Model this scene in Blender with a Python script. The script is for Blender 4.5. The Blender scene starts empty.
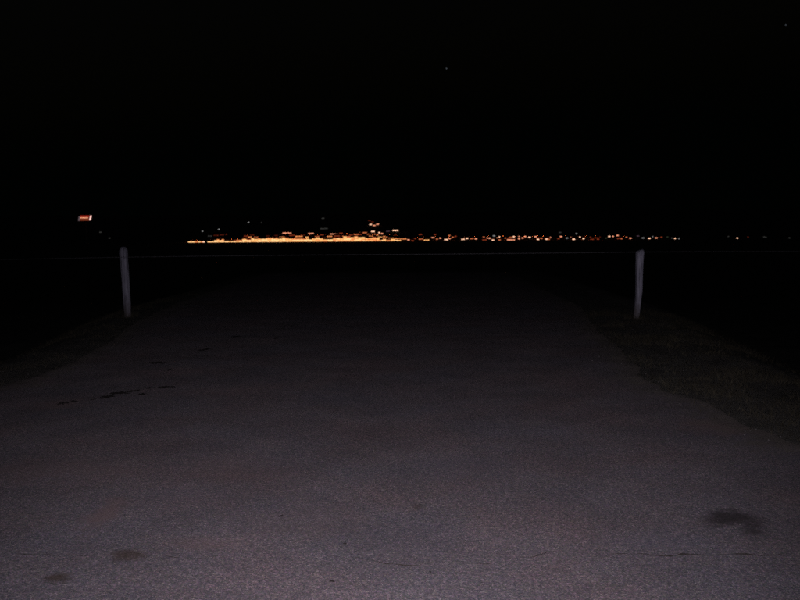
import bpy, bmesh, math, random
import numpy as np
from mathutils import Vector, Matrix, Euler, noise as mnoise

random.seed(7)
np.random.seed(7)
S = bpy.context.scene
COL = S.collection
R = math.radians

# ------------------------------------------------------------------ camera
FPX = 785.0                       # focal length in pixels of the 800 px wide photograph
HORIZON_Y = 234.0
PITCH = math.atan((300 - HORIZON_Y) / FPX)
ROLL = R(-0.43)
CAM_H = 1.6
cam_d = bpy.data.cameras.new('camera')
cam = bpy.data.objects.new('camera', cam_d)
COL.objects.link(cam)
cam_d.sensor_width = 36.0
cam_d.lens = FPX / 800 * 36.0
cam_d.clip_start = 0.05
cam_d.clip_end = 20000
cam_d.dof.use_dof = True              # focused on the driveway: the far lights are soft
cam_d.dof.focus_distance = 5.0
cam_d.dof.aperture_fstop = 4.2
CM = (Matrix.Rotation(math.pi / 2 - PITCH, 4, 'X') @ Matrix.Rotation(ROLL, 4, 'Z'))
CM.translation = (0, 0, CAM_H)
cam.matrix_world = CM
S.camera = cam
CAMP = Vector((0, 0, CAM_H))

# ------------------------------------------------------------------ night sky
W = bpy.data.worlds.new('World')
S.world = W
W.use_nodes = True
wn = W.node_tree
bg = wn.nodes['Background']
sky = wn.nodes.new('ShaderNodeTexSky')
sky.sky_type = 'NISHITA'
sky.sun_disc = False
sky.sun_elevation = R(-4)
sky.sun_rotation = R(200)
wn.links.new(sky.outputs[0], bg.inputs[0])
bg.inputs[1].default_value = 0.05
glow = wn.nodes.new('ShaderNodeBackground')          # even night airglow
glow.inputs[0].default_value = (.55, 1.0, .85, 1)
glow.inputs[1].default_value = 0.0004
addw = wn.nodes.new('ShaderNodeAddShader')
wn.links.new(bg.outputs[0], addw.inputs[0])
wn.links.new(glow.outputs[0], addw.inputs[1])
wn.links.new(addw.outputs[0], wn.nodes['World Output'].inputs[0])

# faint even moonlight, added; its source is not in view
sd = bpy.data.lights.new('added_moonlight', 'SUN')
sd.energy = 0.0012
sd.angle = R(0.5)
sd.color = (0.8, 0.88, 1.0)
so = bpy.data.objects.new('added_moonlight', sd)
so.rotation_euler = (R(50), 0, R(-160))
COL.objects.link(so)

# the photographer's flash gun, beside the lens: it lights this photograph
fd = bpy.data.lights.new('camera_flash', 'SPOT')
fd.energy = 915
fd.color = (1.0, 0.90, 1.03)
fd.spot_size = R(80)
fd.spot_blend = 1.0
fd.shadow_soft_size = 0.02
fo = bpy.data.objects.new('camera_flash', fd)
fo.location = (-0.05, 0.0, CAM_H + 0.06)
fo.rotation_euler = (R(90 - 15), 0, R(1.0))
COL.objects.link(fo)

V = S.view_settings
V.view_transform = 'Standard'
V.look = 'None'
V.exposure = 0
V.gamma = 1
S.cycles.use_denoising = False
S.cycles.max_bounces = 4
S.cycles.sample_clamp_indirect = 2


# ------------------------------------------------------------------ helpers
def ray(px, py):
    d = CM.to_3x3() @ Vector(((px - 400) / FPX, -(py - 300) / FPX, -1))
    return d / d.y                          # so that t is the depth in metres


def on_ground(px, py, z=0.0):
    d = ray(px, py)
    return CAMP + d * ((z - CAM_H) / d.z)


def at_depth(px, py, y):
    return CAMP + ray(px, py) * y


def sstep(a, b, x):
    t = np.clip((np.asarray(x, float) - a) / (b - a), 0, 1)
    return t * t * (3 - 2 * t)


def tag(o, label=None, cat=None, group=None, kind=None):
    if label: o['label'] = label
    if cat: o['category'] = cat
    if group: o['group'] = group
    if kind: o['kind'] = kind
    return o


def link(name, me, mat=None, parent=None):
    o = bpy.data.objects.new(name, me)
    COL.objects.link(o)
    if mat is not None and not me.materials:
        me.materials.append(mat)
    if parent: o.parent = parent
    return o


def empty(name, loc=(0, 0, 0), rz=0):
    o = bpy.data.objects.new(name, None)
    o.location = loc
    o.rotation_euler = (0, 0, rz)
    o.empty_display_size = 0.3
    COL.objects.link(o)
    return o


def mesh(name, verts, faces, smooth=False):
    me = bpy.data.meshes.new(name)
    me.from_pydata([tuple(v) for v in verts], [], [tuple(f) for f in faces])
    me.update()
    if smooth:
        for p in me.polygons: p.use_smooth = True
    return me


def fast_tris(name, co, n_per):
    """co: (N*n_per,3) array, faces of n_per verts each"""
    n = len(co) // n_per
    me = bpy.data.meshes.new(name)
    me.vertices.add(len(co))
    me.vertices.foreach_set('co', np.asarray(co, np.float32).ravel())
    me.loops.add(len(co))
    me.loops.foreach_set('vertex_index', np.arange(len(co), dtype=np.int32))
    me.polygons.add(n)
    me.polygons.foreach_set('loop_start', np.arange(0, len(co), n_per, dtype=np.int32))
    me.update(calc_edges=True)
    me.validate()
    return me


def box_mesh(name, x0, x1, y0, y1, z0, z1, bevel=0.0):
    bm = bmesh.new()
    bmesh.ops.create_cube(bm, size=1)
    for v in bm.verts:
        v.co = Vector(((x0 + x1) / 2 + v.co.x * (x1 - x0), (y0 + y1) / 2 + v.co.y * (y1 - y0),
                       (z0 + z1) / 2 + v.co.z * (z1 - z0)))
    if bevel:
        bmesh.ops.bevel(bm, geom=bm.edges[:], offset=bevel, segments=2, affect='EDGES')
    me = bpy.data.meshes.new(name)
    bm.to_mesh(me)
    bm.free()
    return me


def tube_mesh(name, pts, rad, seg=8):
    pts = [Vector(p) for p in pts]
    vs, fs = [], []
    for i, p in enumerate(pts):
        t = (pts[min(i + 1, len(pts) - 1)] - pts[max(i - 1, 0)]).normalized()
        up = Vector((0, 0, 1)) if abs(t.z) < .9 else Vector((1, 0, 0))
        a = t.cross(up).normalized()
        b = a.cross(t)
        r = rad[i] if hasattr(rad, '__len__') else rad
        for k in range(seg):
            an = 2 * math.pi * k / seg
            vs.append(p + a * math.cos(an) * r + b * math.sin(an) * r)
    for i in range(len(pts) - 1):
        for k in range(seg):
            fs.append((i * seg + k, i * seg + (k + 1) % seg, (i + 1) * seg + (k + 1) % seg, (i + 1) * seg + k))
    fs.append(tuple(range(seg))[::-1])
    fs.append(tuple((len(pts) - 1) * seg + k for k in range(seg)))
    return mesh(name, vs, fs, True)


# ------------------------------------------------------------------ materials
class Mat:
    def __init__(s, name, rough=0.9):
        s.m = bpy.data.materials.new(name)
        s.m.use_nodes = True
        s.t = s.m.node_tree
        s.b = s.t.nodes['Principled BSDF']
        s.b.inputs['Roughness'].default_value = rough
        s.b.inputs['Specular IOR Level'].default_value = 0.25
        s.co = s.t.nodes.new('ShaderNodeTexCoord').outputs['Object']

    def n(s, typ, **kw):
        nd = s.t.nodes.new(typ)
        for k, v in kw.items():
            if k in nd.inputs: nd.inputs[k].default_value = v
            else: setattr(nd, k, v)
        return nd

    def l(s, a, b): s.t.links.new(a, b)

    def noise(s, scale, detail=3, rough=0.55, vec=None):
        nd = s.n('ShaderNodeTexNoise', Scale=scale, Detail=detail, Roughness=rough)
        s.l(vec or s.co, nd.inputs['Vector'])
        return nd.outputs['Fac']

    def ramp(s, fac, stops):
        r = s.n('ShaderNodeValToRGB')
        e = r.color_ramp.elements
        while len(e) < len(stops): e.new(0.5)
        for el, (p, c) in zip(e, stops):
            el.position = p
            el.color = (*c, 1) if hasattr(c, '__len__') else (c, c, c, 1)
        s.l(fac, r.inputs[0])
        return r.outputs[0]

    def math(s, op, a, b=None, c=None):
        nd = s.n('ShaderNodeMath', operation=op)
        for i, x in enumerate((a, b, c)):
            if x is None: continue
            if isinstance(x, (int, float)): nd.inputs[i].default_value = x
            else: s.l(x, nd.inputs[i])
        return nd.outputs[0]

    def mix(s, fac, a, b, blend='MIX'):
        nd = s.n('ShaderNodeMix', data_type='RGBA', blend_type=blend)
        for i, x in ((0, fac), (6, a), (7, b)):
            if isinstance(x, (int, float)): nd.inputs[i].default_value = x
            elif isinstance(x, tuple): nd.inputs[i].default_value = (*x, 1)
            else: s.l(x, nd.inputs[i])
        return nd.outputs[2]

    def bump(s, h, strength, dist):
        nd = s.n('ShaderNodeBump', Strength=strength, Distance=dist)
        s.l(h, nd.inputs['Height'])
        s.l(nd.outputs[0], s.b.inputs['Normal'])

    def color(s, c):
        if isinstance(c, tuple): s.b.inputs['Base Color'].default_value = (*c, 1)
        else: s.l(c, s.b.inputs['Base Color'])
        return s


def emit(name, col, strength, sampled=False):
    m = bpy.data.materials.new(name)
    m.use_nodes = True
    b = m.node_tree.nodes['Principled BSDF']
    b.inputs['Base Color'].default_value = (0.3, 0.3, 0.3, 1)
    b.inputs['Roughness'].default_value = 0.4
    b.inputs['Emission Color'].default_value = (*col, 1)
    b.inputs['Emission Strength'].default_value = strength
    m.cycles.emission_sampling = 'FRONT'
    return m


# asphalt: aggregate, blotches, rusty patches, oil stains with their own shape
STAINS = [  # px, py, half width px, half height px, darkness, tint
    (733, 518, 33, 10, .85, 'k'), (752, 529, 18, 7, .7, 'k'), (127, 556, 19, 6, .7, 'o'),
    (57, 579, 13, 5, .75, 'o'), (417, 506, 6, 4, .5, 'o'), (104, 515, 16, 22, .55, 'r'), (60, 470, 70, 14, .3, 'r'), (720, 428, 40, 8, .35, 'r'), (200, 545, 40, 9, .3, 'r'), (650, 540, 60, 8, .2, 'b'),
    (730, 425, 60, 9, .35, 'r'), (225, 468, 60, 14, .22, 'r'), (300, 520, 80, 20, .16, 'r'),
    (420, 540, 50, 25, .12, 'b'), (180, 500, 60, 14, .12, 'b'), (470, 465, 60, 12, .15, 'b'),
    (60, 405, 30, 5, .35, 'r'),
]


def asphalt():
    A = Mat('asphalt', 0.92)
    vor = A.n('ShaderNodeTexVoronoi', Scale=150.0, Randomness=1.0)
    A.l(A.co, vor.inputs['Vector'])
    cell = A.n('ShaderNodeSeparateColor')
    A.l(vor.outputs['Color'], cell.inputs[0])
    fine = A.noise(420, 2)
    agg = A.ramp(cell.outputs[0], [(0.0, (.062, .057, .058)), (.45, (.092, .085, .087)), (.85, (.121, .112, .114)), (1.0, (.182, .172, .172))])
    mid = A.ramp(A.noise(40, 4, .75), [(.3, .80), (.7, 1.2)])
    big = A.ramp(A.noise(1.4, 5, .6), [(.3, .82), (.72, 1.14)])
    huge = A.ramp(A.noise(.9, 5, .6), [(.36, (1.08, .96, .98)), (.5, (1.0, .965, 1.01)), (.64, (.95, .965, 1.06))])
    c = A.mix(.13, agg, vor.outputs['Color'], 'OVERLAY')
    c = A.mix(1.0, c, mid, 'MULTIPLY')
    c = A.mix(1.0, c, big, 'MULTIPLY')
    c = A.mix(1.0, c, huge, 'MULTIPLY')
    c = A.mix(1.0, c, A.ramp(fine, [(.3, .6), (.7, 1.4)]), 'MULTIPLY')
    sep = A.n('ShaderNodeSeparateXYZ')
    A.l(A.co, sep.inputs[0])
    wob = A.noise(5, 4, .65)
    tint = {'k': (.020, .017, .017), 'o': (.036, .024, .015), 'r': (.132, .09, .084), 'b': (.078, .078, .105)}
    for px, py, hw, hh, dk, tn in STAINS:
        p = on_ground(px, py)
        rx = abs(on_ground(px + hw, py).x - p.x)
        ry = (on_ground(px, py - hh).y - on_ground(px, py + hh).y) / 2
        dx = A.math('MULTIPLY', A.math('SUBTRACT', sep.outputs[0], p.x), 1 / rx)
        dy = A.math('MULTIPLY', A.math('SUBTRACT', sep.outputs[1], p.y), 1 / ry)
        d2 = A.math('ADD', A.math('MULTIPLY', dx, dx), A.math('MULTIPLY', dy, dy))
        d = A.math('ADD', A.math('SQRT', d2), A.math('MULTIPLY', A.math('SUBTRACT', wob, .5), 2.2))
        mr = A.n('ShaderNodeMapRange', interpolation_type='SMOOTHSTEP')
        mr.inputs[1].default_value = 1.35
        mr.inputs[2].default_value = 0.25
        mr.inputs[3].default_value = 0
        mr.inputs[4].default_value = dk
        A.l(d, mr.inputs[0])
        c = A.mix(mr.outputs[0], c, tint[tn])
    rim = A.n('ShaderNodeAttribute', attribute_name='rim').outputs['Fac']     # earth trodden over the crumbling edge
    e = A.math('ADD', rim, A.math('MULTIPLY', A.math('SUBTRACT', A.noise(7, 5, .7), .5), 1.3))
    mr = A.n('ShaderNodeMapRange', interpolation_type='SMOOTHSTEP')
    mr.inputs[1].default_value = .50
    mr.inputs[2].default_value = -.05
    A.l(e, mr.inputs[0])
    dirt = A.mix(1.0, A.ramp(A.noise(2.2, 6, .65), [(.3, (.065, .060, .052)), (.7, (.125, .112, .094))]), A.ramp(A.noise(90, 3, .7), [(.3, .6), (.7, 1.4)]), 'MULTIPLY')
    c = A.mix(A.math('MULTIPLY', mr.outputs[0], .9), c, dirt)
    A.color(c)
    h = A.math('ADD', A.math('MULTIPLY', vor.outputs['Distance'], -1.0), A.math('MULTIPLY', fine, .5))
    A.bump(h, .45, .005)
    A.b.inputs['Diffuse Roughness'].default_value = .35
    return A.m


def soil():
    A = Mat('soil', 0.95)
    a = A.ramp(A.noise(2.2, 6, .65), [(.3, (.075, .073, .064)), (.6, (.135, .13, .112)), (.8, (.19, .17, .14))])
    A.color(A.mix(1.0, a, A.ramp(A.noise(90, 3, .7), [(.3, .6), (.7, 1.4)]), 'MULTIPLY'))
    A.bump(A.noise(60, 4, .7), .9, .02)
    return A.m


def wood(gain=1.0):
    A = Mat('weathered_wood', 0.9)
    mp = A.n('ShaderNodeMapping')
    mp.inputs['Scale'].default_value = (30, 30, 1.6)
    A.l(A.co, mp.inputs['Vector'])
    g = A.noise(1.0, 5, .65, mp.outputs[0])
    mp2 = A.n('ShaderNodeMapping')
    mp2.inputs['Scale'].default_value = (9, 9, 3)
    A.l(A.co, mp2.inputs['Vector'])
    b = A.noise(1.0, 4, .6, mp2.outputs[0])
    c = A.ramp(g, [(.30, (.07, .07, .08)), (.44, (.25, .25, .31)), (.58, (.42, .42, .51)), (.8, (.58, .58, .68))])
    c = A.mix(1.0, c, A.ramp(b, [(.3, .72), (.7, 1.15)]), 'MULTIPLY')
    sep = A.n('ShaderNodeSeparateXYZ')
    A.l(A.co, sep.inputs[0])
    mr = A.n('ShaderNodeMapRange', interpolation_type='SMOOTHSTEP')   # earth-stained foot of the post
    mr.inputs[1].default_value = .50
    mr.inputs[2].default_value = .05
    A.l(A.math('ADD', sep.outputs[2], A.math('MULTIPLY', A.math('SUBTRACT', b, .5), .3)), mr.inputs[0])
    c = A.mix(A.math('MULTIPLY', mr.outputs[0], .8), c, (.07, .058, .045))
    A.color(A.mix(1.0, c, (gain, gain, gain), 'MULTIPLY'))
    A.bump(g, .8, .006)
    return A.m


def plain(name, c, rough=.85, metal=0.0, var=.25, scale=8):
    A = Mat(name, rough)
    A.b.inputs['Metallic'].default_value = metal
    n = A.noise(scale, 4, .6)
    A.color(A.ramp(n, [(.3, tuple(x * (1 - var) for x in c)), (.7, tuple(x * (1 + var) for x in c))]))
    return A.m


M_ASPH, M_SOIL, M_WOOD = asphalt(), soil(), wood()
M_WOOD2 = wood(1.4)
M_WIRE = plain('galvanised_wire', (.16, .16, .17), .6, .3, .2, 40)
M_TAR = plain('crack_dirt', (.034, .029, .026), .95, 0, .4, 30)
M_SEAM = plain('seam_dirt', (.062, .054, .048), .95, 0, .5, 40)
M_GRASS = plain('dry_grass', (.054, .048, .032), .9, 0, .5, 3)
M_STONE = plain('gravel_stone', (.13, .122, .12), .9, 0, .4, 25)
M_WALLS = [plain('render_wall', (.42, .37, .31), .9, 0, .2, .4), plain('brick_wall', (.30, .17, .12), .9, 0, .25, .5),
           plain('cream_wall', (.5, .46, .38), .9, 0, .15, .3)]
M_ROOF = plain('roof_tile', (.14, .075, .055), .9, 0, .3, .6)
M_POLE = plain('painted_steel', (.16, .165, .17), .5, .3, .2, 3)

# ------------------------------------------------------------------ the driveway outline, from its edges on the ground
L_PIX = [(0, 386), (37, 375), (75, 359), (112, 340), (140, 322), (156, 310)]
R_PIX = [(800, 444), (777, 436), (745, 424), (705, 407), (670, 391), (643, 374), (617, 349), (602, 333), (588, 317), (580, 306)]
LP = [on_ground(*p) for p in L_PIX]
RP = [on_ground(*p) for p in R_PIX]
Y_LIP = 31.0
l_y = [-12, 4.5, 6.0, 7.1] + [p.y for p in LP] + [Y_LIP + 4]
l_x = [-40, -38, -17, -7.6] + [p.x for p in LP] + [LP[-1].x - .5]
r_y = [-12, 2.8, 3.7, 4.8] + [p.y for p in RP] + [Y_LIP + 4]
r_x = [40, 38, 14, 5.6] + [p.x for p in RP] + [RP[-1].x + .6]


def edge_l(y): return np.interp(y, l_y, l_x)
def edge_r(y): return np.interp(y, r_y, r_x)


def vnoise(x, y, s, seed=0):
    return mnoise.noise(Vector((x * s + seed * 17.3, y * s - seed * 9.1, seed * 3.7)))


def off_edge(x, y):
    """metres outside the driveway (negative = on it), and which side"""
    a, b = edge_l(y) - x, x - edge_r(y)
    return a, b


def terrain(x, y):
    """height of the land (numpy arrays or floats)"""
    x, y = np.asarray(x, float), np.asarray(y, float)
    a, b = off_edge(x, y)
    far_on = sstep(3.0, 6.0, y)
    z = -0.010 * np.ones_like(x)
    z = z - far_on * 1.5 * sstep(.35, 4.5, a) - far_on * 1.6 * sstep(1.2, 5.5, b)
    z = z - 12.0 * sstep(Y_LIP, 130, y)
    z = np.maximum(z, -12.0 - .6 * sstep(100, 140, y) * 0)
    z = z + 74 * sstep(1535, 2300, y) * (1 - .55 * sstep(2300, 3300, y))
    return z


TOWN_Y = 1500.0

# ------------------------------------------------------------------ ground (one sheet to the horizon)
def axis(parts):
    out = []
    for a, b, n in parts: out += list(np.linspace(a, b, n, endpoint=False))
    out.append(parts[-1][1])
    return np.array(out)


gx = axis([(-5200, -1400, 10), (-1400, -200, 24), (-200, -30, 20), (-30, -13, 30), (-13, 13, 131), (13, 30, 30), (30, 200, 20), (200, 1400, 24), (1400, 5200, 10)])
gy = axis([(-400, -12, 10), (-12, 3, 20), (3, 22, 110), (22, 45, 40), (45, 150, 30), (150, 1450, 30), (1450, 2400, 70), (2400, 5200, 16)])
XX, YY = np.meshgrid(gx, gy)
ZZ = terrain(XX, YY)
a_, b_ = off_edge(XX, YY)
near = (np.abs(XX) < 30) & (YY > 2) & (YY < 60)
for i, j in zip(*np.nonzero(near)):
    k = min(1.0, max(a_[i, j] - .25, b_[i, j] - .5, 0) / .8)
    ZZ[i, j] += k * (.05 * vnoise(XX[i, j], YY[i, j], .6) + .03 * vnoise(XX[i, j], YY[i, j], 2.2, 3))
hill = (YY > 1650)
for i, j in zip(*np.nonzero(hill)):
    ZZ[i, j] += 6 * vnoise(XX[i, j], YY[i, j], .002, 5) * min(1, (YY[i, j] - 1650) / 300)
sl = 1 / np.sqrt(1 + ((edge_l(YY + .2) - edge_l(YY - .2)) / .4) ** 2)
sr = 1 / np.sqrt(1 + ((edge_r(YY + .2) - edge_r(YY - .2)) / .4) ** 2)
on_road = (a_ * sl < -.9) & (b_ * sr < -.9) & (YY < Y_LIP + 1)
ZZ[on_road] -= .05
nx, ny = len(gx), len(gy)
idx = np.arange(nx * ny).reshape(ny, nx)
fs = np.stack([idx[:-1, :-1], idx[:-1, 1:], idx[1:, 1:], idx[1:, :-1]], -1).reshape(-1, 4)
g = link('ground', mesh('ground', np.stack([XX, YY, ZZ], -1).reshape(-1, 3), fs.tolist(), True), M_SOIL)
tag(g, 'dark bare soil and grass land around the driveway', 'ground', kind='structure')

# driveway sheet with a ragged broken edge and its thickness
rows, ncol = axis([(-10, 2.5, 12), (2.5, 18, 200), (18, Y_LIP + 1.5, 50)]), 80
vs, fcs, rim = [], [], []
for y in rows:
    dl_ = (float(edge_l(y + .2)) - float(edge_l(y - .2))) / .4
    dr_ = (float(edge_r(y + .2)) - float(edge_r(y - .2))) / .4
    dl_, dr_ = (1 + dl_ ** 2) ** -.5, (1 + dr_ ** 2) ** -.5
    rim += [0, 0]
    rag_l = .12 * vnoise(3, y, .8, 1) + .03 * vnoise(3, y, 2.7, 2)
    rag_r = .08 * vnoise(7, y, .7, 4) + .07 * vnoise(7, y, 2.9, 5) + .04 * vnoise(7, y, 8, 5)
    xl, xr = float(edge_l(y)) + rag_l, float(edge_r(y)) + rag_r
    drop = float(terrain((xl + xr) / 2, y)) + .010
    vs.append((xl, y, -.10 + drop))
    vs.append((xl, y, drop - .004))
    for c in range(ncol):
        t = c / (ncol - 1)
        t = .5 + .5 * math.copysign(abs(2 * t - 1) ** .8, t - .5)
        x = xl + (xr - xl) * t
        z = drop + .004 + .012 * vnoise(x, y, .7, 8) + .006 * vnoise(x, y, 2.5, 9)
        if c in (0, ncol - 1): z = drop - .004
        vs.append((x, y, z))
        rim.append(min((x - xl) * dl_, (xr - x) * dr_))
    rim += [0, 0]
    vs.append((xr, y, drop - .004))
    vs.append((xr, y, -.10 + drop))
n = ncol + 4
for r in range(len(rows) - 1):
    for c in range(n - 1):
        if c in (1, n - 3): continue
        fcs.append((r * n + c, r * n + c + 1, (r + 1) * n + c + 1, (r + 1) * n + c))
drive = link('driveway', mesh('driveway', vs, fcs, True), M_ASPH)
at_ = drive.data.attributes.new('rim', 'FLOAT', 'POINT')
at_.data.foreach_set('value', rim)
tag(drive, 'worn grey asphalt driveway running out between the two wooden posts', 'driveway', kind='structure')


def road_z(x, y): return .004 + .012 * vnoise(x, y, .7, 8) + .006 * vnoise(x, y, 2.5, 9)


# cracks: jagged dirt-filled gaps laid along the photographed lines
def crack(pix, wmin, wmax, seed):
    rnd = random.Random(seed)
    pts = []
    for (p, q) in zip(pix[:-1], pix[1:]):
        A, B = on_ground(*p), on_ground(*q)
        k = max(2, int((B - A).length / .035))
        for i in range(k): pts.append(A.lerp(B, i / k))
    vs, fs = [], []
    for i, p in enumerate(pts):
        t = i / max(1, len(pts) - 1)
        wv = .07 * vnoise(p.x, p.y, 2.2, seed) + .035 * vnoise(p.x, p.y, 9, seed + 1)
        w = (wmin + (wmax - wmin) * max(0, .45 + vnoise(p.x, p.y, 5, seed + 2))) * min(1, 6 * t + .15, 6 * (1 - t) + .15)
        w *= rnd.choice((.05, .3, .6, .9, 1.5)) * (1 if vnoise(p.x, p.y, 12, seed + 5) > -.18 else .12)
        d = Vector((0, 1, 0))
        c = p + d * wv
        z = road_z(c.x, c.y) + .004
        vs += [(c.x + rnd.uniform(-.006, .006), c.y - w / 2, z), (c.x + rnd.uniform(-.006, .006), c.y + w / 2, z)]
        if i: fs.append((2 * i - 2, 2 * i, 2 * i + 1, 2 * i - 1))
    link('crack', mesh('crack', vs, fs), M_SEAM, drive)


crack([(330, 558), (372, 560), (402, 562), (440, 561)], .003, .024, 1)
crack([(470, 562), (500, 561)], .003, .02, 2)
crack([(505, 563), (540, 557), (572, 554)], .002, .016, 3)
crack([(585, 554), (640, 557), (690, 555), (740, 556), (806, 558)], .003, .024, 4)
crack([(20, 555), (60, 556), (100, 554)], .002, .016, 5)
crack([(160, 556), (200, 557), (240, 554)], .002, .016, 6)


# dark broken patches on the left of the driveway
def patch(px, py, hw, hh, seed):
    rnd = random.Random(seed)
    p = on_ground(px, py)
    rx = abs(on_ground(px + hw, py).x - p.x)
    ry = (on_ground(px, py - hh).y - on_ground(px, py + hh).y) / 2
    N = 34
    vs = [(p.x, p.y, road_z(p.x, p.y) + .005)]
    for k in range(N):
        a = 2 * math.pi * k / N
        r = .75 + .7 * vnoise(math.cos(a) * 2, math.sin(a) * 2, 1.0, seed) + rnd.uniform(-.22, .22)
        r = max(.2, r)
        x, y = p.x + math.cos(a) * rx * r, p.y + math.sin(a) * ry * r
        vs.append((x, y, road_z(x, y) + .005))
    link('tar_patch', mesh('tar_patch', vs, [(0, 1 + k, 1 + (k + 1) % N) for k in range(N)]), M_TAR, drive)


for i, a in enumerate([(108, 397, 9, 2.4), (121, 393.5, 9, 2), (134, 391.5, 6, 1.3), (142, 395, 5, 1.3), (150, 388, 5, 1.3),
                       (168, 387, 9, 1.2), (63, 404, 5, 1.4), (74, 402, 5, 1), (155, 363, 6, 1.6), (163, 363.5, 6, 1.1),
                       (170, 370, 3, 1), (201, 350, 5, 1), (208, 348.6, 4, 1.2), (236, 337.5, 6, 1), (276, 339, 3, .8),
                       (93, 400, 3, .8), (281, 517, 2.2, 1.2), (332, 583, 3, 1.5), (430, 573, 2, 1), (345, 545, 2, 1)]):
    patch(*a, 40 + i)

# ------------------------------------------------------------------ verges: short dry grass and grit (nobody could count them)
def blades(n, xr, yr, dens, hmin, hmax):
    x = np.random.uniform(*xr, n)
    y = np.random.uniform(*yr, n)
    a, b = off_edge(x, y)
    s = np.maximum(a, b)
    cl = np.array([vnoise(px, py, 1.3, 21) + .6 * vnoise(px, py, 4, 22) for px, py in zip(x, y)])
    dens = dens * (1 - .9 * sstep(.9, 2.6, s))
    keep = (s > -.2) & (np.random.rand(n) < dens * sstep(-.25, .5, s) * np.clip(.35 + 1.5 * cl, .04, 1))
    x, y = x[keep], y[keep]
    m = len(x)
    z = terrain(x, y) - .01
    h = np.random.uniform(hmin, hmax, m)
    an = np.random.uniform(0, 2 * math.pi, m)
    le = np.random.uniform(.2, 1.3, m) * h
    la = np.random.uniform(0, 2 * math.pi, m)
    w = np.random.uniform(.002, .005, m)
    dx, dy = np.cos(an) * w, np.sin(an) * w
    co = np.empty((m, 3, 3))
    co[:, 0] = np.stack([x - dx, y - dy, z], -1)
    co[:, 1] = np.stack([x + dx, y + dy, z], -1)
    co[:, 2] = np.stack([x + np.cos(la) * le, y + np.sin(la) * le, z + h], -1)
    return co.reshape(-1, 3)


tag(link('verge_grass', fast_tris('verge_grass', blades(210000, (1.5, 11), (4, 16), .95, .02, .10), 3), M_GRASS),
    'short dry brown grass on the verge right of the driveway', 'grass', kind='stuff')
tag(link('verge_grass', fast_tris('verge_grass', blades(150000, (-16, -2), (6, 22), .9, .02, .09), 3), M_GRASS),
    'dark short grass on the verge left of the driveway', 'grass', kind='stuff')


def stones(n, xr, yr, near_edge):
    out = []
    base = np.array([(1, 0, 0), (-1, 0, 0), (0, 1, 0), (0, -1, 0), (0, 0, 1), (0, 0, -.4)], float)
    tri = [(0, 2, 4), (2, 1, 4), (1, 3, 4), (3, 0, 4), (2, 0, 5), (1, 2, 5), (3, 1, 5), (0, 3, 5)]
    x = np.random.uniform(*xr, n)
    y = np.random.uniform(*yr, n)
    a, b = off_edge(x, y)
    s = np.maximum(a, b)
    keep = np.random.rand(n) < (np.exp(-(np.clip(np.abs(s), 0, 9) / .35)) if near_edge else np.where(s < -.1, 1, 0))
    for px, py, ss in zip(x[keep], y[keep], s[keep]):
        r = random.uniform(.003, .006) if not near_edge else random.uniform(.004, .013)
        q = base * (np.random.uniform(.6, 1.3, (6, 1)) * r)
        q[:, 2] *= .7
        an = random.uniform(0, 6.28)
        c, sn = math.cos(an), math.sin(an)
        qx, qy = q[:, 0] * c - q[:, 1] * sn, q[:, 0] * sn + q[:, 1] * c
        z = road_z(px, py) if ss < 0 else float(terrain(px, py))
        P = np.stack([qx + px, qy + py, q[:, 2] + z + r * .25], -1)
        for t in tri: out += [P[t[0]], P[t[1]], P[t[2]]]
    return np.array(out)


st = stones(5000, (-10, 10), (2.6, 16), True)
tag(link('loose_gravel', fast_tris('loose_gravel', st, 3), M_STONE), 'loose gravel crumbled along the broken asphalt edges', 'gravel', kind='stuff')
st = stones(1500, (-4, 4), (2.6, 9), False)
tag(link('road_grit', fast_tris('road_grit', st, 3), M_STONE), 'fine grit scattered over the near asphalt', 'grit', kind='stuff')

# ------------------------------------------------------------------ the two posts
def post(top_px, base_px, r_top, r_base, seed, label, square):
    rnd = random.Random(seed)
    B = on_ground(base_px[0], base_px[1], -.05)
    T = at_depth(top_px[0], top_px[1], B.y - .02)
    root = empty('fence_post', B)
    tag(root, label, 'post', 'wooden posts holding the wire')
    ax = T - B
    H = ax.length
    N, K = 28, 26
    vs, fs = [], []
    prof = []
    for i in range(K):
        t = -.12 + 1.12 * i / (K - 1)
        c = ax * t + Vector((.012 * vnoise(0, t * 3, 1, seed), .012 * vnoise(4, t * 3, 1, seed), 0))
        if square: c.x += .012 * math.sin(t * 4.0)
        r0 = r_base + (r_top - r_base) * t
        for k in range(N):
            a = 2 * math.pi * k / N
            ca, sa = math.cos(a), math.sin(a)
            e = 5.0 if square else 2.3
            r = r0 / (abs(ca) ** e + abs(sa) ** e) ** (1 / e)
            r *= 1 + .10 * vnoise(ca * 1.4, sa * 1.4 + t * 3, 1.5, seed) - .06 * max(0, vnoise(ca * 5, sa * 5, 1.2, seed + 2) + .12 * vnoise(t * 9, ca, 2, seed))
            z = 0
            if t > .93:
                q = (t - .93) / .07
                r *= 1 - (.42 if not square else .22) * q ** 2.2
                if square: z = -.05 * q * (.5 - .5 * math.cos(a - .4)) + .012 * vnoise(ca * 3, sa * 3, 2, seed)
            vs.append(c + Vector((ca * r, sa * r, z)))
    for i in range(K - 1):
        for k in range(N):
            fs.append((i * N + k, i * N + (k + 1) % N, (i + 1) * N + (k + 1) % N, (i + 1) * N + k))
    vs.append(ax * 1.0 + Vector((0, 0, .008 if not square else -.02)))
    for k in range(N): fs.append(((K - 1) * N + k, (K - 1) * N + (k + 1) % N, len(vs) - 1))
    sh = link('shaft', mesh('shaft', vs, fs, True), M_WOOD2 if square else M_WOOD, root)
    return root, B, ax


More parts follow.
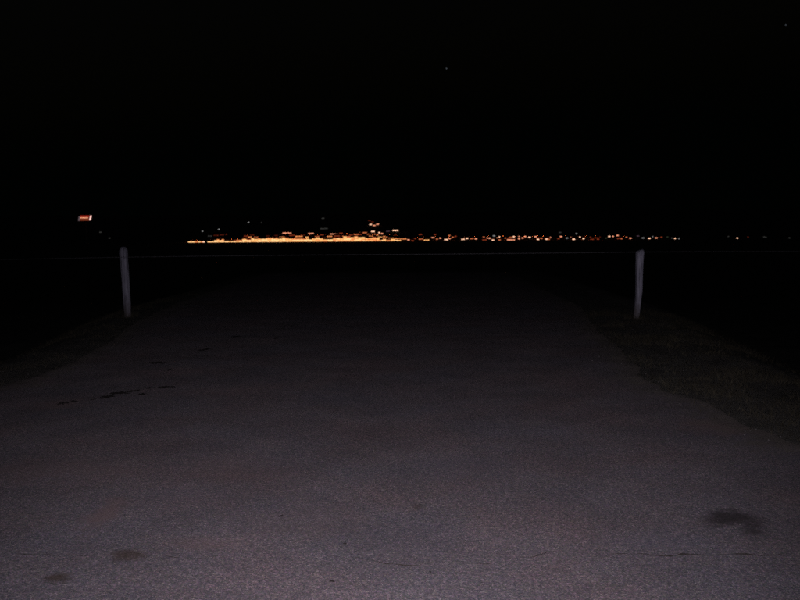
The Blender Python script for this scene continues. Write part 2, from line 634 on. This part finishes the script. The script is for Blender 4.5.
P_L = post((123.2, 247.2), (128.2, 319), .083, .066, 3,
           'leaning round weathered wooden post on the left holding the wire', False)
P_R = post((640.6, 249.0), (635.8, 321), .069, .047, 11,
           'squarish grey weathered wooden post on the right holding the wire', True)

# the wire and its staples
WIRE = [(-330, 262.5), (0, 259.6), (124, 257.2), (262, 255.4), (400, 254.4), (530, 253.2), (639, 252.0), (800, 251.2), (1130, 249.0)]
pl_y = P_L[1].y - .105
pr_y = P_R[1].y - .088
wp = []
for px, py in WIRE:
    t = (px - 124) / (639 - 124)
    wp.append(at_depth(px, py, pl_y + (pr_y - pl_y) * t))
pts = []
for a, b in zip(wp[:-1], wp[1:]):
    for k in range(6): pts.append(a.lerp(b, k / 6))
pts.append(wp[-1])
wire = link('fence_wire', tube_mesh('fence_wire', pts, .0045, 8), M_WIRE)
tag(wire, 'thin grey wire strung across the driveway between the two posts', 'wire')
for (root, B, ax), w in ((P_L, wp[2]), (P_R, wp[6])):
    l = w - B
    st_ = tube_mesh('staple', [l + Vector((-.008, .06, .022)), l + Vector((-.006, -.008, .020)), l + Vector((0, -.012, 0)),
                               l + Vector((.006, -.008, -.020)), l + Vector((.008, .06, -.022))], .004, 6)
    link('staple', st_, M_WIRE, root)

# tufts at the feet of the posts
for (root, B, ax), lab in ((P_L, 'dry grass tuft at the foot of the left post'), (P_R, 'dry grass tuft at the foot of the right post')):
    co = []
    for k in range(160):
        a, r = random.uniform(0, 6.28), random.uniform(.06, .22)
        x, y = B.x + math.cos(a) * r, B.y + math.sin(a) * r
        z = float(terrain(x, y)) - .01
        h, an, w = random.uniform(.05, .16), random.uniform(0, 6.28), .004
        dx, dy = math.cos(an) * w, math.sin(an) * w
        co += [(x - dx, y - dy, z), (x + dx, y + dy, z), (x + random.uniform(-.06, .06), y + random.uniform(-.06, .06), z + h)]
    tag(link('grass_tuft', fast_tris('grass_tuft', np.array(co), 3), M_GRASS), lab, 'grass', kind='stuff')

# ------------------------------------------------------------------ the far town
E = {  # lit-room and lamp colours: name -> (colour, strength)
    'cream': ((1.0, .56, .23), 1.5), 'yellow': ((1.0, .46, .15), 1.3), 'amber': ((1.0, .32, .10), 1.05),
    'orange': ((1.0, .25, .09), .68), 'rust': ((1.0, .15, .05), .26), 'red': ((1.0, .13, .05), .08),
    'white': ((1.0, .56, .36), 1.8), 'pink': ((1.0, .36, .20), 1.25), 'dim': ((.85, .85, .85), .32),
    'faint': ((.8, .8, .75), .045), 'green': ((.62, .8, .45), .05), 'mauve': ((.7, .42, .6), .08)}
EM = {k: emit('lit_' + k, *v) for k, v in E.items()}
M_LAMP = emit('glow_lamp_orange', (1.0, .17, .03), 40, True)  # orange-red light of the added glow lamps


def find_depth(px, py, h, y0=TOWN_Y):
    """depth where the sight line passes h metres above the land"""
    d = ray(px, py)
    y = y0
    while y < 2400:
        p = CAMP + d * y
        if p.z - float(terrain(p.x, p.y)) <= h: return p, y
        y += 2.0
    p = CAMP + d * y
    return p, y


PANES = {}


def pane_mesh(w, h, mat):
    k = (round(w, 1), round(h, 1), mat)
    if k not in PANES:
        me = box_mesh('lit_window', -w / 2, w / 2, -.06, .06, -h / 2, h / 2)
        me.materials.append(EM[mat])
        PANES[k] = me
    return PANES[k]


def building(cx, y, z0, width, height, depth, label, cat, group, wins, wall=None, gable=True):
    """wins: (dx, z, w, h, colour) on the front wall, dx from cx, z above z0"""
    root = empty('shop_building' if cat == 'shop' else 'house', (cx, y, z0))
    tag(root, label, cat, group)
    link('wall', box_mesh('wall', -width / 2, width / 2, 0, depth, -1.5, height), wall or random.choice(M_WALLS), root)
    o, hw = .4, width / 2
    if gable:
        rh = min(depth, 9) * .28
        v = [(-hw - o, -o, height), (hw + o, -o, height), (hw + o, depth + o, height), (-hw - o, depth + o, height),
             (-hw - o, depth / 2, height + rh), (hw + o, depth / 2, height + rh)]
        me = mesh('roof', v, [(0, 1, 5, 4), (2, 3, 4, 5), (0, 4, 3), (1, 2, 5), (3, 2, 1, 0)])
    else:
        me = box_mesh('roof', -hw - .3, hw + .3, -.6, depth + .2, height + .003, height + .5)
    link('roof', me, M_ROOF, root)
    for dx, z, w, h, c in wins:
        wdw = link('lit_window', pane_mesh(w, h, c), None, root)
        wdw.location = (dx, -.05, z)
    return root


LAMP = {}


def lamp(x, y, z, label, group, h=7.5, head=1.3, mat=None, arm=1.6):  # lamp added for its glow; the flush lens itself hardly shows
    if 'pole' not in LAMP:
        LAMP['pole'] = tube_mesh('pole', [(0, 0, -1.0), (0, 0, 4), (0, 0, 7.4)], [.14, .11, .08], 8)
        LAMP['pole'].materials.append(M_POLE)
        LAMP['arm'] = tube_mesh('arm', [(0, 0, 7.35), (0, -.5, 7.7), (0, -arm, 7.8)], .06, 6)
        LAMP['arm'].materials.append(M_POLE)
        LAMP['hood'] = box_mesh('hood', -head / 2 - .08, head / 2 + .08, -arm - .5, -arm + .3, 7.82, 8.0, .05)
        LAMP['hood'].materials.append(M_POLE)
        me = box_mesh('lamp_lens', -head / 2, head / 2, -arm - .42, -arm + .22, 7.80, 7.815)
        me.materials.append(M_LAMP)
        LAMP['lamp_lens'] = me
    root = empty('glow_lamp', (x, y, z))
    tag(root, label, 'street lamp', group)
    root.scale = (1, 1, h / 7.5)
    for k in ('pole', 'arm', 'hood', 'lamp_lens'):
        o = link(k, LAMP[k], None, root)
        if k == 'lamp_lens' and mat:
            o.data = LAMP[k].copy()
            o.data.materials.clear()
            o.data.materials.append(mat)
    return root


rnd = random.Random(5)
M_PX = TOWN_Y / FPX                      # metres per photograph pixel at the town front


def band_bottom(px): return 242.5 - .0075 * (px - 185)


# --- the solid bright band: a row of shops, their lit fronts storey over storey
BAND = [(185, 191, 1), (191.4, 198, 2), (198.4, 204.6, 1), (207.6, 214, 1), (214.4, 224, 3), (224.4, 233, 2), (233.4, 242, 2),
        (242.3, 251, 3), (251.3, 261, 4), (261.3, 271, 4), (271.3, 282, 4), (282.3, 292, 4), (292.3, 303, 3), (303.3, 312, 3),
        (312.3, 323, 4), (323.3, 333, 3), (333.3, 343, 4), (343.3, 354, 5), (354.3, 365, 5), (365.3, 376, 4), (376.3, 386, 3), (386.3, 395, 2), (395.3, 401, 1)]
STOREY = M_PX * 1.0
for i, (x0, x1, ns) in enumerate(BAND):
    xa, xb = (at_depth(x, band_bottom(x), TOWN_Y).x for x in (x0, x1))
    zb = at_depth((x0 + x1) / 2, band_bottom((x0 + x1) / 2), TOWN_Y).z
    cx, wd = (xa + xb) / 2, xb - xa + .35
    gz = float(terrain(cx, TOWN_Y))
    wins = []
    for s in range(ns):
        n_ = max(2, int(wd / rnd.uniform(3.4, 7.0)))
        cell = wd / n_
        for k in range(n_):
            top = s == ns - 1 and ns > 1
            if top and rnd.random() < .45: continue
            if ns > 2 and s == ns - 2 and rnd.random() < .08: continue
            if ns == 1 and i == 0 and k < 1: continue
            pool = ['cream', 'cream', 'yellow', 'cream'] if s < max(1, ns - 1) else ['yellow', 'amber', 'orange', 'rust']
            if x0 > 310 and s < ns - 1: pool = ['yellow', 'yellow', 'cream', 'amber']
            if x0 < 206: pool = ['cream', 'white', 'cream', 'amber']
            wins.append((-wd / 2 + cell * (k + .5), zb - gz + STOREY * (s + .5), cell - .35, STOREY * .86, rnd.choice(pool)))
    hgt = zb - gz + STOREY * ns + .9
    where = ('left end' if i < 3 else 'left of its middle' if i < 9 else 'near its middle' if i < 15 else 'towards its right end')
    ends = {0: 'leftmost shop of the bright band, its lit front tapering low', len(BAND) - 1: 'rightmost shop of the solid bright band of town lights'}
    size = {1: 'one low row', 2: 'two rows', 3: 'three rows', 4: 'four rows', 5: 'five rows'}[ns]
    building(cx, TOWN_Y, gz, wd, hgt, 14, ends.get(i, f'shop with {size} of lit windows in the bright band, {where}'), 'shop',
             'lit shops in the bright band', wins, gable=False)

# unseen lamps added before the shops to throw an orange glow on the fronts
for i in range(30):
    px = 190 + i * 6.9
    if 203 < px < 209: continue
    p = at_depth(px, band_bottom(px), TOWN_Y - 6)
    lamp(p.x, p.y, float(terrain(p.x, p.y)), 'added glow lamp standing before the bright band of shop fronts', 'added glow lamps before the bright band', h=5.5)

# --- scattered lights: px, py, width px, colour
LIGHTS = [
    # above the band
    (210, 236, 5, 'faint'), (216, 235.4, 6, 'red'), (222, 234.8, 5, 'red'), (226, 234.4, 3, 'red'), (246, 236, 5, 'rust'), (252, 235.4, 5, 'rust'),
    (250, 237.1, 4, 'amber'), (256, 237.2, 5, 'orange'), (272, 237.5, 5, 'orange'), (282, 237.2, 6, 'amber'), (287, 233.0, 10, 'pink'),
    (299, 236.4, 8, 'amber'), (307, 237.3, 4, 'yellow'), (311, 233.5, 6, 'pink'), (317, 236.5, 5, 'orange'), (324, 228.6, 8, 'faint'),
    (329.5, 236.4, 6, 'amber'), (334, 234.0, 9, 'pink'), (341, 233.4, 4, 'rust'), (345, 236.0, 6, 'orange'), (351, 235.0, 4, 'rust'), (356, 234.4, 6, 'orange'),
    (363, 232.7, 9, 'orange'), (360, 234.4, 4, 'rust'), (369, 234.5, 4, 'orange'), (370, 220.6, 4, 'red'), (372.6, 222, 3, 'red'), (370.6, 224.4, 3, 'white'), (374, 225.4, 3, 'pink'),
    (377.5, 224.3, 3, 'pink'), (373, 231.4, 4, 'white'), (375.5, 234.0, 3, 'orange'), (377.5, 235.2, 3, 'amber'), (379.5, 232.6, 3, 'white'), (382, 233.6, 3, 'pink'),
    (388, 231.3, 4, 'mauve'), (395.5, 230.5, 6.5, 'white'), (323, 218.3, 3, 'faint'), (268, 235.9, 4, 'red'), (276, 235.6, 4, 'red'), (292, 235.3, 6, 'rust'), (303, 235.2, 5, 'red'), (322, 234.8, 4, 'rust'), (337, 235.8, 6, 'rust'),
    # right end of the band breaking up
    (388, 237.0, 5, 'orange'), (391, 238.3, 6, 'amber'), (394, 237.0, 4, 'rust'), (397, 238.6, 5, 'amber'), (399, 237.6, 4, 'orange'), (384, 236.6, 4, 'amber'), (380, 237.2, 5, 'yellow'), (371, 236.2, 5, 'amber'),
    (403, 237.3, 6, 'pink'), (403, 238.8, 8, 'amber'), (405.5, 237.9, 5, 'pink'), (408.5, 239.8, 3, 'pink'), (412.5, 241.8, 3, 'rust'), (415, 238.6, 3, 'rust'),
    (420.5, 234.5, 3.5, 'rust'), (421, 239, 5, 'orange'), (424.5, 237.9, 4, 'amber'), (426.5, 240.1, 6, 'yellow'), (426, 238.9, 5, 'amber'), (433, 237.6, 3.5, 'pink'),
    (435, 234.6, 3, 'rust'), (437, 239.2, 3, 'orange'), (440, 238.2, 3, 'pink'), (446, 239.6, 4, 'white'), (449.5, 238.4, 3, 'pink'), (452.5, 237.3, 3, 'orange'),
    (449.5, 235.5, 3, 'orange'), (455.5, 236.4, 3, 'rust'), (463, 239.3, 4, 'white'), (465.5, 237.4, 3, 'pink'), (467, 238.4, 3, 'white'), (472, 238.5, 4, 'orange'), (476, 238.7, 3, 'pink'),
    # the long thinning strip
    (485, 236.8, 5, 'orange'), (488.5, 238.2, 5, 'pink'), (484.5, 239.9, 5, 'rust'), (493, 240.8, 3, 'white'), (494, 235.7, 3, 'dim'), (499, 236.9, 3, 'white'),
    (497.5, 238, 2, 'pink'), (499.5, 240.3, 3, 'orange'), (506.5, 238.1, 4, 'orange'), (511, 239.8, 9, 'pink'), (510.5, 237.3, 4, 'orange'), (513.6, 236.6, 3, 'white'), (519, 236.5, 2, 'pink'),
    (519, 238.9, 2, 'pink'), (522.5, 238, 3, 'pink'), (525, 236.5, 2.5, 'pink'), (529.5, 237.2, 3, 'white'), (535.5, 236.6, 3, 'pink'), (538, 239.4, 3, 'white'), (541.4, 238.4, 3, 'orange'),
    (546.5, 239.1, 2.5, 'white'), (550, 237.4, 2.5, 'pink'), (548.5, 239.3, 3, 'orange'), (560, 232.4, 3, 'faint'), (561, 236.5, 3, 'pink'), (558.5, 238.7, 2.5, 'rust'), (567, 238, 3, 'dim'),
    (571.5, 237.3, 2, 'pink'), (573.7, 239.2, 3, 'white'), (576.5, 233.5, 2.5, 'dim'), (580.5, 236.9, 3, 'white'), (583.5, 238.7, 2.5, 'white'), (590.5, 237.1, 2, 'rust'),
    (592, 239.8, 4, 'rust'), (598, 239, 3, 'rust'), (599.5, 237.2, 2, 'rust'), (606, 238, 2.5, 'green'), (609.3, 236.4, 2.6, 'white'), (613, 236.4, 2, 'pink'), (617.5, 235.5, 3, 'pink'),
    (618.8, 238.4, 4, 'rust'), (621.5, 238.7, 2, 'orange'), (626.5, 237.2, 2, 'orange'), (630.5, 238.3, 2.5, 'pink'), (638, 236, 3, 'mauve'), (643, 238, 3, 'dim'), (649.3, 238.4, 2.8, 'white'), (653, 236.7, 2, 'dim'),
    (656.3, 237.9, 3, 'pink'), (661.5, 237.1, 2.5, 'rust'), (667.5, 237, 2, 'green'), (672.5, 237.9, 2, 'dim'), (675, 238.5, 1.6, 'white'), (679, 238.4, 1.4, 'dim'),
    (728.5, 236.4, 1.4, 'faint'), (737.4, 238.3, 2.2, 'white'), (748, 237, 2, 'red'), (765, 237, 4, 'faint'), (789.5, 238, 2.4, 'faint'),
    # loners to the left and up the slope
    (202.5, 231.3, 1.5, 'dim'), (219, 229.3, 2.4, 'dim'), (248.5, 222.4, 1.5, 'dim'), (261.4, 222.8, 1.3, 'faint'), (100.5, 232.2, 2.6, 'faint'), (109.5, 238, 2.2, 'faint'),
]
TONE = {'cream': 'bright cream', 'yellow': 'bright yellow', 'amber': 'amber', 'orange': 'orange', 'rust': 'dull orange', 'red': 'faint red', 'white': 'bright white',
        'pink': 'pinkish', 'dim': 'dim white', 'faint': 'barely visible grey', 'green': 'faint greenish', 'mauve': 'faint mauve'}
LONE = {(202.5, 231.3): 'house with one dim window, lowest lone speck above the band\'s left end',
        (219, 229.3): 'house with a small dim lit window, second speck from left above the band',
        (248.5, 222.4): 'house with one dim window high on the dark slope, third speck above the band',
        (261.4, 222.8): 'house with a faint tall window, fourth and greyest speck above the band',
        (100.5, 232.2): 'house with a faint grey window below and right of the red sign',
        (109.5, 238): 'house with a faint grey window just left above the left post',
        (395.5, 230.5): 'house with a long white lit window floating above the right end of the band',
        (370.6, 224.4): 'house with a bright white window, left of the highest cluster above the band',
        (377.5, 224.3): 'house with a pinkish window, right of the highest cluster above the band',
        (374, 225.4): 'house with a pinkish window, lowest of the highest cluster above the band',
        (287, 233): 'house with a long pinkish lit window above the middle of the band',
        (737.4, 238.3): 'house with one bright window, alone far right of the right post',
        (789.5, 238): 'house with a barely visible window, the last light by the right edge'}
for px, py, w, c in LIGHTS:
    above = py < band_bottom(px) - 3.2
    p, y = find_depth(px, py, 2.2 if not above else 2.0)
    mpp = y / FPX
    gz = float(terrain(p.x, p.y))
    lz = max(.9, p.z - gz)
    wm = w * mpp * .92
    hm = (1.05 if c in ('white', 'cream', 'yellow', 'pink', 'amber') else 1.0) * mpp * .85
    hm = min(hm, 2 * lz - .3) if lz < 1.2 else hm
    n_ = max(1, int(round(wm / 4.2)))
    cell = wm / n_
    wins = [(-wm / 2 + cell * (k + .5), lz + rnd.uniform(-.25, .25), cell * rnd.uniform(.72, .94), hm, c) for k in range(n_)]
    wl = 'wide' if w > 6 else 'paired' if n_ > 1 else 'single'
    wn_ = 'lit windows' if n_ > 1 else 'lit window'
    zone = ('above the bright band' if px < 384 else 'at the band\'s broken right end' if px < 425 else 'just right of the bright band' if px < 480 else
            'between band and right post' if px < 560 else 'left of the right post' if px < 634 else 'just past the right post' if px < 700 else 'far right of the right post')
    zone += '' if px < 384 else (', upper line' if py < band_bottom(px) - 2.0 else ', lower line')
    lab = LONE.get((px, py), f'house with {wl} {TONE[c]} {wn_} {zone}')
    building(p.x, p.y + .1, gz, wm + rnd.uniform(1.6, 3.0), lz + hm / 2 + rnd.uniform(.6, 1.2), rnd.uniform(7, 10), lab, 'house', 'lit houses of the far town', wins)

# lamps added among the scattered houses to redden the walls around them
for px, py in [(402, 236.6), (418, 237.4), (430, 236.6), (443, 237.3), (460, 237.2), (470, 237.0), (488, 236.4), (503, 237.0), (516, 238.0), (532, 237.6), (543, 237.0), (566, 236.6), (578, 237.8), (596, 237.5), (624, 236.9), (409, 238.4), (424, 236.4), (436, 238.0), (450, 236.8), (475, 237.4), (495, 237.6), (509, 236.4), (524, 237.4), (538, 238), (552, 237.2), (586, 237.6), (605, 237)]:
    p, y = find_depth(px, py, 7.7)
    lamp(p.x, p.y + 2, float(terrain(p.x, p.y)), 'added glow lamp among the scattered houses right of the bright band', 'added glow lamps among the houses')

for i, px in enumerate([218, 247, 254, 285, 293, 301, 310, 318, 326, 333, 340, 347, 354, 360, 366, 372, 378, 384, 390, 396]):  # more lamps added for a reddish glow on the slope houses
    p, y = find_depth(px, 234.6 - (i % 3) * .5, 7.7)
    lamp(p.x, p.y + 2, float(terrain(p.x, p.y)), 'added glow lamp on the slope above the bright band of shops', 'added glow lamps on the slope')

# ------------------------------------------------------------------ the red lit pylon sign on the left
SD = 190.0
q = at_depth(85.4, 217.9, SD)
u = SD / FPX
gz = float(terrain(q.x, SD))
sg = empty('pylon_sign', (q.x, SD, gz))
tag(sg, 'tall pylon sign glowing red with a white end, alone on the left', 'sign')
zc = q.z - gz
link('pole', tube_mesh('pole', [(0, .35, -1), (0, .35, zc / 2), (0, .35, zc - .8)], [.3, .26, .22], 12), M_POLE, sg)
cab = link('cabinet', box_mesh('cabinet', -7.4 * u, 7.0 * u, -.1, .6, zc - 3.1 * u, zc + 3.1 * u, .05), M_POLE, sg)
m_red = emit('red_sign_face', (1.0, .05, .025), .30)
m_or = emit('orange_sign_face', (1.0, .18, .07), .17)
m_tube = emit('neon_tube', (1.0, .40, .22), 1.5, True)
m_wh = emit('white_sign_face', (1.0, .55, .48), 1.3)
m_gr = emit('grey_sign_face', (.75, .5, .55), .13)


def slab(name, x0, x1, z0, z1, y, mat, sh=0.0):
    v = [(x0 * u, y, zc + z0 * u), (x1 * u, y, zc + z0 * u), (x1 * u + sh * u, y, zc + z1 * u), (x0 * u + sh * u, y, zc + z1 * u)]
    v += [(a, b + .06, c) for a, b, c in v]
    link(name, mesh(name, v, [(0, 1, 2, 3), (7, 6, 5, 4), (0, 4, 5, 1), (1, 5, 6, 2), (2, 6, 7, 3), (3, 7, 4, 0)]), mat, sg)


slab('upper_panel', -5.0, 4.2, .75, 2.4, -.17, m_red)
slab('lower_panel', -5.2, 3.6, -2.7, -.55, -.17, m_or)
slab('neon_tube', -4.6, 2.9, -.15, .4, -.22, m_tube)
slab('end_panel', 4.0, 5.3, -2.3, 2.4, -.24, m_wh, 1.4)
slab('start_panel', -7.2, -5.6, -2.9, 1.6, -.16, m_gr, 1.0)

# ------------------------------------------------------------------ the two stars
m_star = emit('starlight', (.75, .85, 1.0), .10)
for px, py, r, lab in ((446.5, 68.3, 4.2, 'faint star high in the black sky above the middle'), (785.8, 25, 3.6, 'fainter star near the top right corner of the sky')):
    bm = bmesh.new()
    bmesh.ops.create_icosphere(bm, subdivisions=2, radius=r)
    me = bpy.data.meshes.new('star')
    bm.to_mesh(me)
    bm.free()
    o = link('star', me, m_star)
    o.location = at_depth(px, py, 6000)
    tag(o, lab, 'star')
